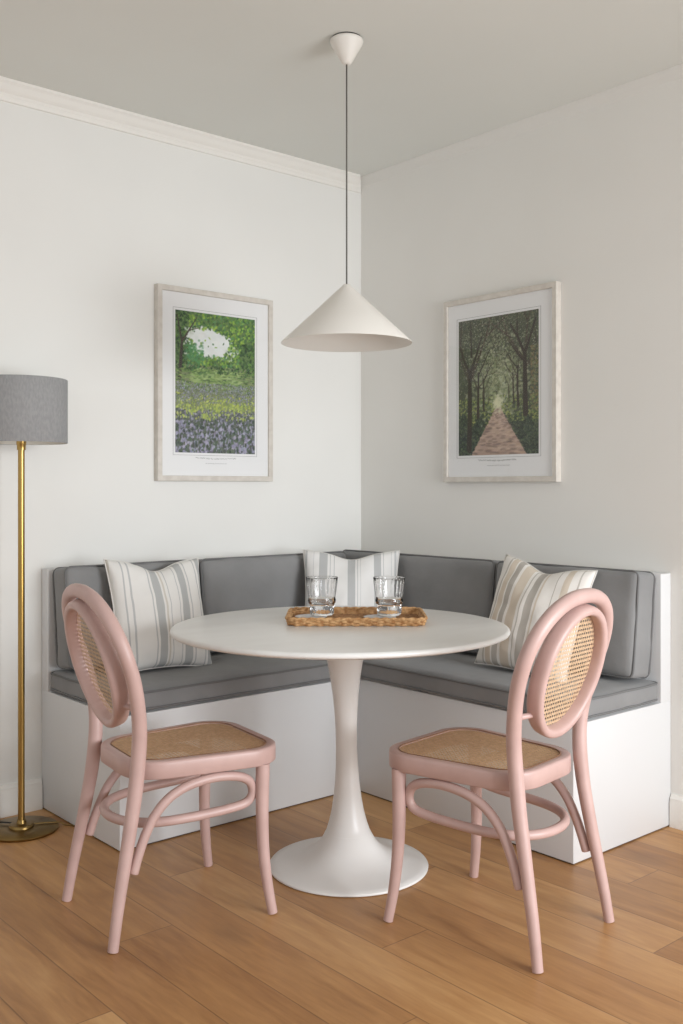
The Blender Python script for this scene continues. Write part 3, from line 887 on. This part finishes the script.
def avenue():
    W, Hh = PWd, PHt; A = canvas(W, Hh)
    for r in range(Hh):
        v = r / Hh; A[r] = (62, 66, 52) if v > .3 else (44, 52, 42)
    for _ in range(900):      # glow in the middle
        x, v = rg.gauss(.5, .16), rg.gauss(.50, .13)
        blob(A, x * W, v * Hh, rg.uniform(1.5, 4), rg.uniform(1.5, 4), J(rg.choice([(150, 156, 120), (128, 138, 96), (110, 118, 84), (172, 176, 146)]), 12), .55)
    for _ in range(1500):
        x, v = rg.random(), rg.uniform(.45, 1)
        d = math.hypot((x - .5) / .5, (v - .5) / .5)
        c = rg.choice([(112, 120, 86), (86, 96, 66), (132, 136, 104)] if d < .8 else [(60, 66, 48), (44, 50, 38), (84, 92, 66), (108, 112, 88)])
        blob(A, x * W, v * Hh, rg.uniform(.8, 2), rg.uniform(.8, 1.8), J(c, 12), .75)
    # path
    vy = .345
    for r in range(int(Hh * vy)):
        t = 1 - r / (Hh * vy)
        xl = .485 + (.17 - .485) * t ** 1.05; xr = .535 + (.86 - .535) * t ** 1.05
        for x in range(int(xl * W), int(xr * W)):
            A[r, x] = np.array((158, 132, 116)) + 30 * (1 - t) * .8
    for _ in range(300):
        t = rg.random(); v = vy * (1 - t)
        xl = .485 - .315 * t; xr = .535 + .325 * t; x = rg.uniform(xl, xr)
        blob(A, x * W, v * Hh, 2 + 5 * t, .8 + t, J(rg.choice([(120, 98, 90), (186, 160, 138), (104, 88, 82), (170, 142, 124)]), 10), .55)
    # undergrowth
    for _ in range(2300):
        side = rg.choice((-1, 1)); t = rg.random(); v = rg.uniform(0, .42)
        tt = max(0, 1 - v / vy); edge = (.485 - .315 * tt) if side < 0 else (.535 + .325 * tt)
        x = rg.uniform(-.02, edge) if side < 0 else rg.uniform(edge, 1.02)
        if v > .25 + .09 * noise.noise(Vector((x * 9, v * 9, 5))): c = rg.choice([(112, 126, 66), (144, 150, 78), (84, 100, 58), (60, 74, 48), (48, 58, 42)])
        else: c = rg.choice([(40, 48, 40), (56, 68, 52), (30, 36, 32), (76, 90, 60)])
        blob(A, x * W, v * Hh, rg.uniform(.8, 2.2), rg.uniform(.8, 1.8), J(c, 10), .8)
    for _ in range(120): blob(A, rg.gauss(.5, .03) * W, rg.gauss(.37, .03) * Hh, 2.5, 2, (206, 206, 168), .4)
    dk = (58, 50, 42)
    def branch(x, v, ang, L, w, dep):
        x2, v2 = x + cos(ang) * L, v + sin(ang) * L * .7
        stroke(A, (x * W, v * Hh), (x2 * W, v2 * Hh), w, w * .65, J(dk if w > 1.2 else (66, 64, 50), 6), .85)
        if dep > 0 and w > .45:
            for s in (-1, 1):
                branch(x2, v2, ang + s * rg.uniform(.2, .6) + (.12 if x < .5 else -.12) * -1, L * rg.uniform(.6, .85), w * .62, dep - 1)
    branch(.26, .28, 1.60, .28, 2.3, 5); branch(.33, .33, 1.55, .20, 1.5, 5)
    branch(.14, .04, 1.57, .70, 4.3, 5); branch(.10, .60, 2.0, .16, 2.6, 4)
    branch(.70, .36, 1.6, .22, 1.4, 5); branch(.755, .34, 1.62, .28, 2.0, 5)
    branch(.84, .28, 1.58, .52, 4.2, 5); branch(.86, .62, 1.0, .20, 2.6, 4); branch(.84, .64, 2.2, .22, 2.6, 5)
    branch(.64, .38, 1.6, .16, 1.0, 4); branch(.39, .37, 1.55, .16, 1.0, 4)
    for _ in range(1100):
        x, v = rg.random(), rg.uniform(.62, 1)
        blob(A, x * W, v * Hh, rg.uniform(.6, 1.5), rg.uniform(.6, 1.3), J(rg.choice([(62, 68, 46), (96, 104, 70), (42, 46, 34), (128, 132, 104)]), 10), .7)
    for _ in range(420): blob(A, rg.gauss(.5, .26) * W, rg.gauss(.72, .14) * Hh, rg.uniform(.5, 1.1), rg.uniform(.5, 1.1), J((182, 184, 160), 12), .6)
    for _ in range(200): blob(A, rg.uniform(.9, 1) * W, rg.uniform(.3, .75) * Hh, 1.6, 1.5, J(rg.choice([(124, 104, 70), (92, 100, 62)]), 12), .6)
    dk2 = (44, 38, 32)
    for p, q, w0, w1 in (((.14, .04), (.15, .62), 4.6, 3.2), ((.15, .60), (.02, .80), 2.6, 1.4), ((.15, .60), (.30, .86), 2.8, 1.2), ((.17, .72), (.16, .98), 1.8, 1.0),
                         ((.25, .27), (.26, .60), 2.4, 1.6), ((.26, .58), (.40, .76), 1.5, .8), ((.33, .32), (.33, .55), 1.5, 1.0), ((.33, .54), (.44, .68), 1.0, .6),
                         ((.84, .28), (.83, .72), 4.6, 3.2), ((.83, .70), (.66, .92), 2.8, 1.4), ((.84, .72), (.96, .94), 2.6, 1.4), ((.80, .66), (.64, .80), 2.0, .9), ((.75, .80), (.74, .99), 1.6, .9),
                         ((.755, .34), (.75, .62), 2.2, 1.5), ((.75, .60), (.60, .74), 1.4, .7), ((.70, .36), (.69, .58), 1.5, 1.0), ((.69, .56), (.58, .66), .9, .6)):
        mid = ((p[0] + q[0]) / 2 + rg.uniform(-.012, .012), (p[1] + q[1]) / 2)
        stroke(A, (p[0] * W, p[1] * Hh), (mid[0] * W, mid[1] * Hh), w0, (w0 + w1) / 2, dk2, .75)
        stroke(A, (mid[0] * W, mid[1] * Hh), (q[0] * W, q[1] * Hh), (w0 + w1) / 2, w1, dk2, .75)
    A = 255 * (np.clip(A, 0, 255) / 255) ** .84 + 3
    return A

def art_mat(name):
    m = mat(name, rough=.6); nt, N, L, B = nodes(m)
    at = N.new('ShaderNodeAttribute'); at.attribute_name = 'paint'; at.attribute_type = 'GEOMETRY'
    L.new(at.outputs['Color'], B.inputs['Base Color']); return m

def art_mesh(name, A, w, h, m, parent):
    """local frame: X right, Z up, facing -Y"""
    Hh, W, _ = A.shape
    me = bpy.data.meshes.new(name)
    xs = np.linspace(-w / 2, w / 2, W); zs = np.linspace(-h / 2, h / 2, Hh)
    X, Z = np.meshgrid(xs, zs)
    co = np.stack([X, np.zeros_like(X), Z], -1).reshape(-1, 3)
    idx = np.arange(W * Hh).reshape(Hh, W)
    F = np.stack([idx[:-1, :-1], idx[:-1, 1:], idx[1:, 1:], idx[1:, :-1]], -1).reshape(-1, 4)
    me.from_pydata(co.tolist(), [], F.tolist())
    at = me.color_attributes.new('paint', 'FLOAT_COLOR', 'POINT')
    c = np.clip(A, 0, 255) / 255; c = np.where(c <= .04045, c / 12.92, ((c + .055) / 1.055) ** 2.4).reshape(-1, 3)
    at.data.foreach_set('color', np.concatenate([c, np.ones((len(c), 1))], 1).ravel().astype(np.float32))
    me.materials.append(m)
    o = bpy.data.objects.new(name, me); COL.objects.link(o); o.parent = parent; return o

def picture(A, w, h, iw, ih, ix, iz, label, loc, rz, seed, mname):
    t = thing('framed_picture', loc, rz)
    tag(t, label, 'picture', )
    D, fw = .030, .023
    # frame: four mitred mouldings as one ring
    prof = [(0, 0), (0, -D + .002), (.002, -D), (fw - .002, -D), (fw, -D + .002), (fw, -D + .012), (fw, 0)]
    bm = bmesh.new(); rings = []
    for sx, sz in ((-1, -1), (1, -1), (1, 1), (-1, 1)):
        rings.append([bm.verts.new((sx * (w / 2 - d), y, sz * (h / 2 - d))) for d, y in prof])
    for i in range(4):
        a, b = rings[i], rings[(i + 1) % 4]
        for k in range(len(prof)):
            k2 = (k + 1) % len(prof); bm.faces.new((a[k], a[k2], b[k2], b[k]))
    link('frame', bm, M['frame'], t, angle=30)
    bm = bmesh.new(); box(bm, -w / 2 + fw - .004, w / 2 - fw + .004, -.0195, -.002, -h / 2 + fw - .004, h / 2 - fw + .004); mt = link('mount', bm, M['mount'], t, smooth=False)
    # thin ruled line round the print
    bm = bmesh.new(); g_ = .011
    for (a0, a1, b0, b1) in ((-iw / 2 - g_, iw / 2 + g_, ih / 2 + g_ - .0012, ih / 2 + g_), (-iw / 2 - g_, iw / 2 + g_, -ih / 2 - g_, -ih / 2 - g_ + .0012),
                             (-iw / 2 - g_, -iw / 2 - g_ + .0012, -ih / 2 - g_, ih / 2 + g_), (iw / 2 + g_ - .0012, iw / 2 + g_, -ih / 2 - g_, ih / 2 + g_)):
        box(bm, ix + a0, ix + a1, -.0203, -.0193, iz + b0, iz + b1)
    link('ruled_border', bm, M['ink'], mt, smooth=False)
    # the scrawled caption lines below the print
    r_ = random.Random(seed); bm = bmesh.new()
    zc = iz - ih / 2 - .021
    x = -.105
    while x < .105:
        L = r_.uniform(.012, .030); pts = []
        n = int(L / .0022)
        for i in range(n + 1):
            xx = x + L * i / n
            pts.append(Vector((ix + xx + .001 * sin(i * 2.1), -.0200, zc + .0042 * sin(i * 1.7 + r_.uniform(-.5, .5)) * r_.uniform(.4, 1) - .004 * math.exp(-(xx / .06) ** 2))))
        tube(bm, pts, .0007, 5, up=(0, 1, 0)); x += L + .004
    x = -.055
    while x < .055:
        L = r_.uniform(.006, .014)
        tube(bm, [Vector((ix + x + L * i / 6, -.0200, zc - .024 + .0014 * sin(i * 2.4 + x * 90))) for i in range(7)], .0005, 5, up=(0, 1, 0)); x += L + .003
    link('caption', bm, M['ink'], mt)
    o = art_mesh('print', A, iw, ih, art_mat(mname), t); o.location = (ix, -.0202, iz)
    bm = bmesh.new(); f = [bm.verts.new(p) for p in ((-w / 2 + fw - .001, -.0235, -h / 2 + fw - .001), (w / 2 - fw + .001, -.0235, -h / 2 + fw - .001), (w / 2 - fw + .001, -.0235, h / 2 - fw + .001), (-w / 2 + fw - .001, -.0235, h / 2 - fw + .001))]
    bm.faces.new(f); link('glazing', bm, M['pane'], t, smooth=False)
    return t
# left wall: frame x -1.162..-.544 z 1.260..2.088 ; print x -1.061...-.648 z 1.382..1.986
picture(garden(), .597, .821, .412, .602, (-.864 + .861), (1.6825 - 1.6705), 'framed print of a flower meadow under trees, left of the pendant', (-.861, -.0005, 1.6705), 0, 3, 'meadow print')
# right wall
picture(avenue(), .620, .803, .439, .590, -.0055, (1.667 - 1.6575), 'framed print of a tree-lined avenue, right of the pendant', (-.0005, -.893, 1.6575), R(-90), 5, 'avenue print')

# ------------------------------------------------------------------ light
w = bpy.data.worlds.new('world'); scene.world = w; w.use_nodes = True
bg = w.node_tree.nodes['Background']; bg.inputs[0].default_value = (.955, .98, 1.0, 1); bg.inputs[1].default_value = .90
def area(name, loc, target, sx, sy, power, color):
    l = bpy.data.lights.new(name, 'AREA'); l.shape = 'RECTANGLE'; l.size = sx; l.size_y = sy; l.energy = power; l.color = color
    o = bpy.data.objects.new(name, l); COL.objects.link(o); o.location = loc
    o.rotation_euler = (Vector(target) - Vector(loc)).to_track_quat('-Z', 'Y').to_euler(); return o
area('window_light', (-.72, -4.9, 1.20), (-1.0, 0, .45), 2.0, 1.5, 60, (.93, .965, 1.0)).data.spread = R(112)

# ------------------------------------------------------------------ camera
cam = bpy.data.cameras.new('camera'); co_ = bpy.data.objects.new('camera', cam); COL.objects.link(co_)
co_.location = (-3.2876, -3.6616, H_CAM)
th = R(49.2)
co_.rotation_euler = (R(90), 0, -(R(90) - (R(90) - th)) )
# forward direction (cos th, sin th): heading measured from +Y
co_.rotation_euler = (R(90), 0, -(pi / 2 - th))
cam.sensor_fit = 'VERTICAL'; cam.sensor_height = 36; cam.lens = 998 / 1024 * 36
cam.shift_y = -(512 - 487) / 1024
cam.clip_start = .05
scene.camera = co_
scene.view_settings.view_transform = 'Standard'
scene.view_settings.look = 'None'
scene.view_settings.exposure = 0
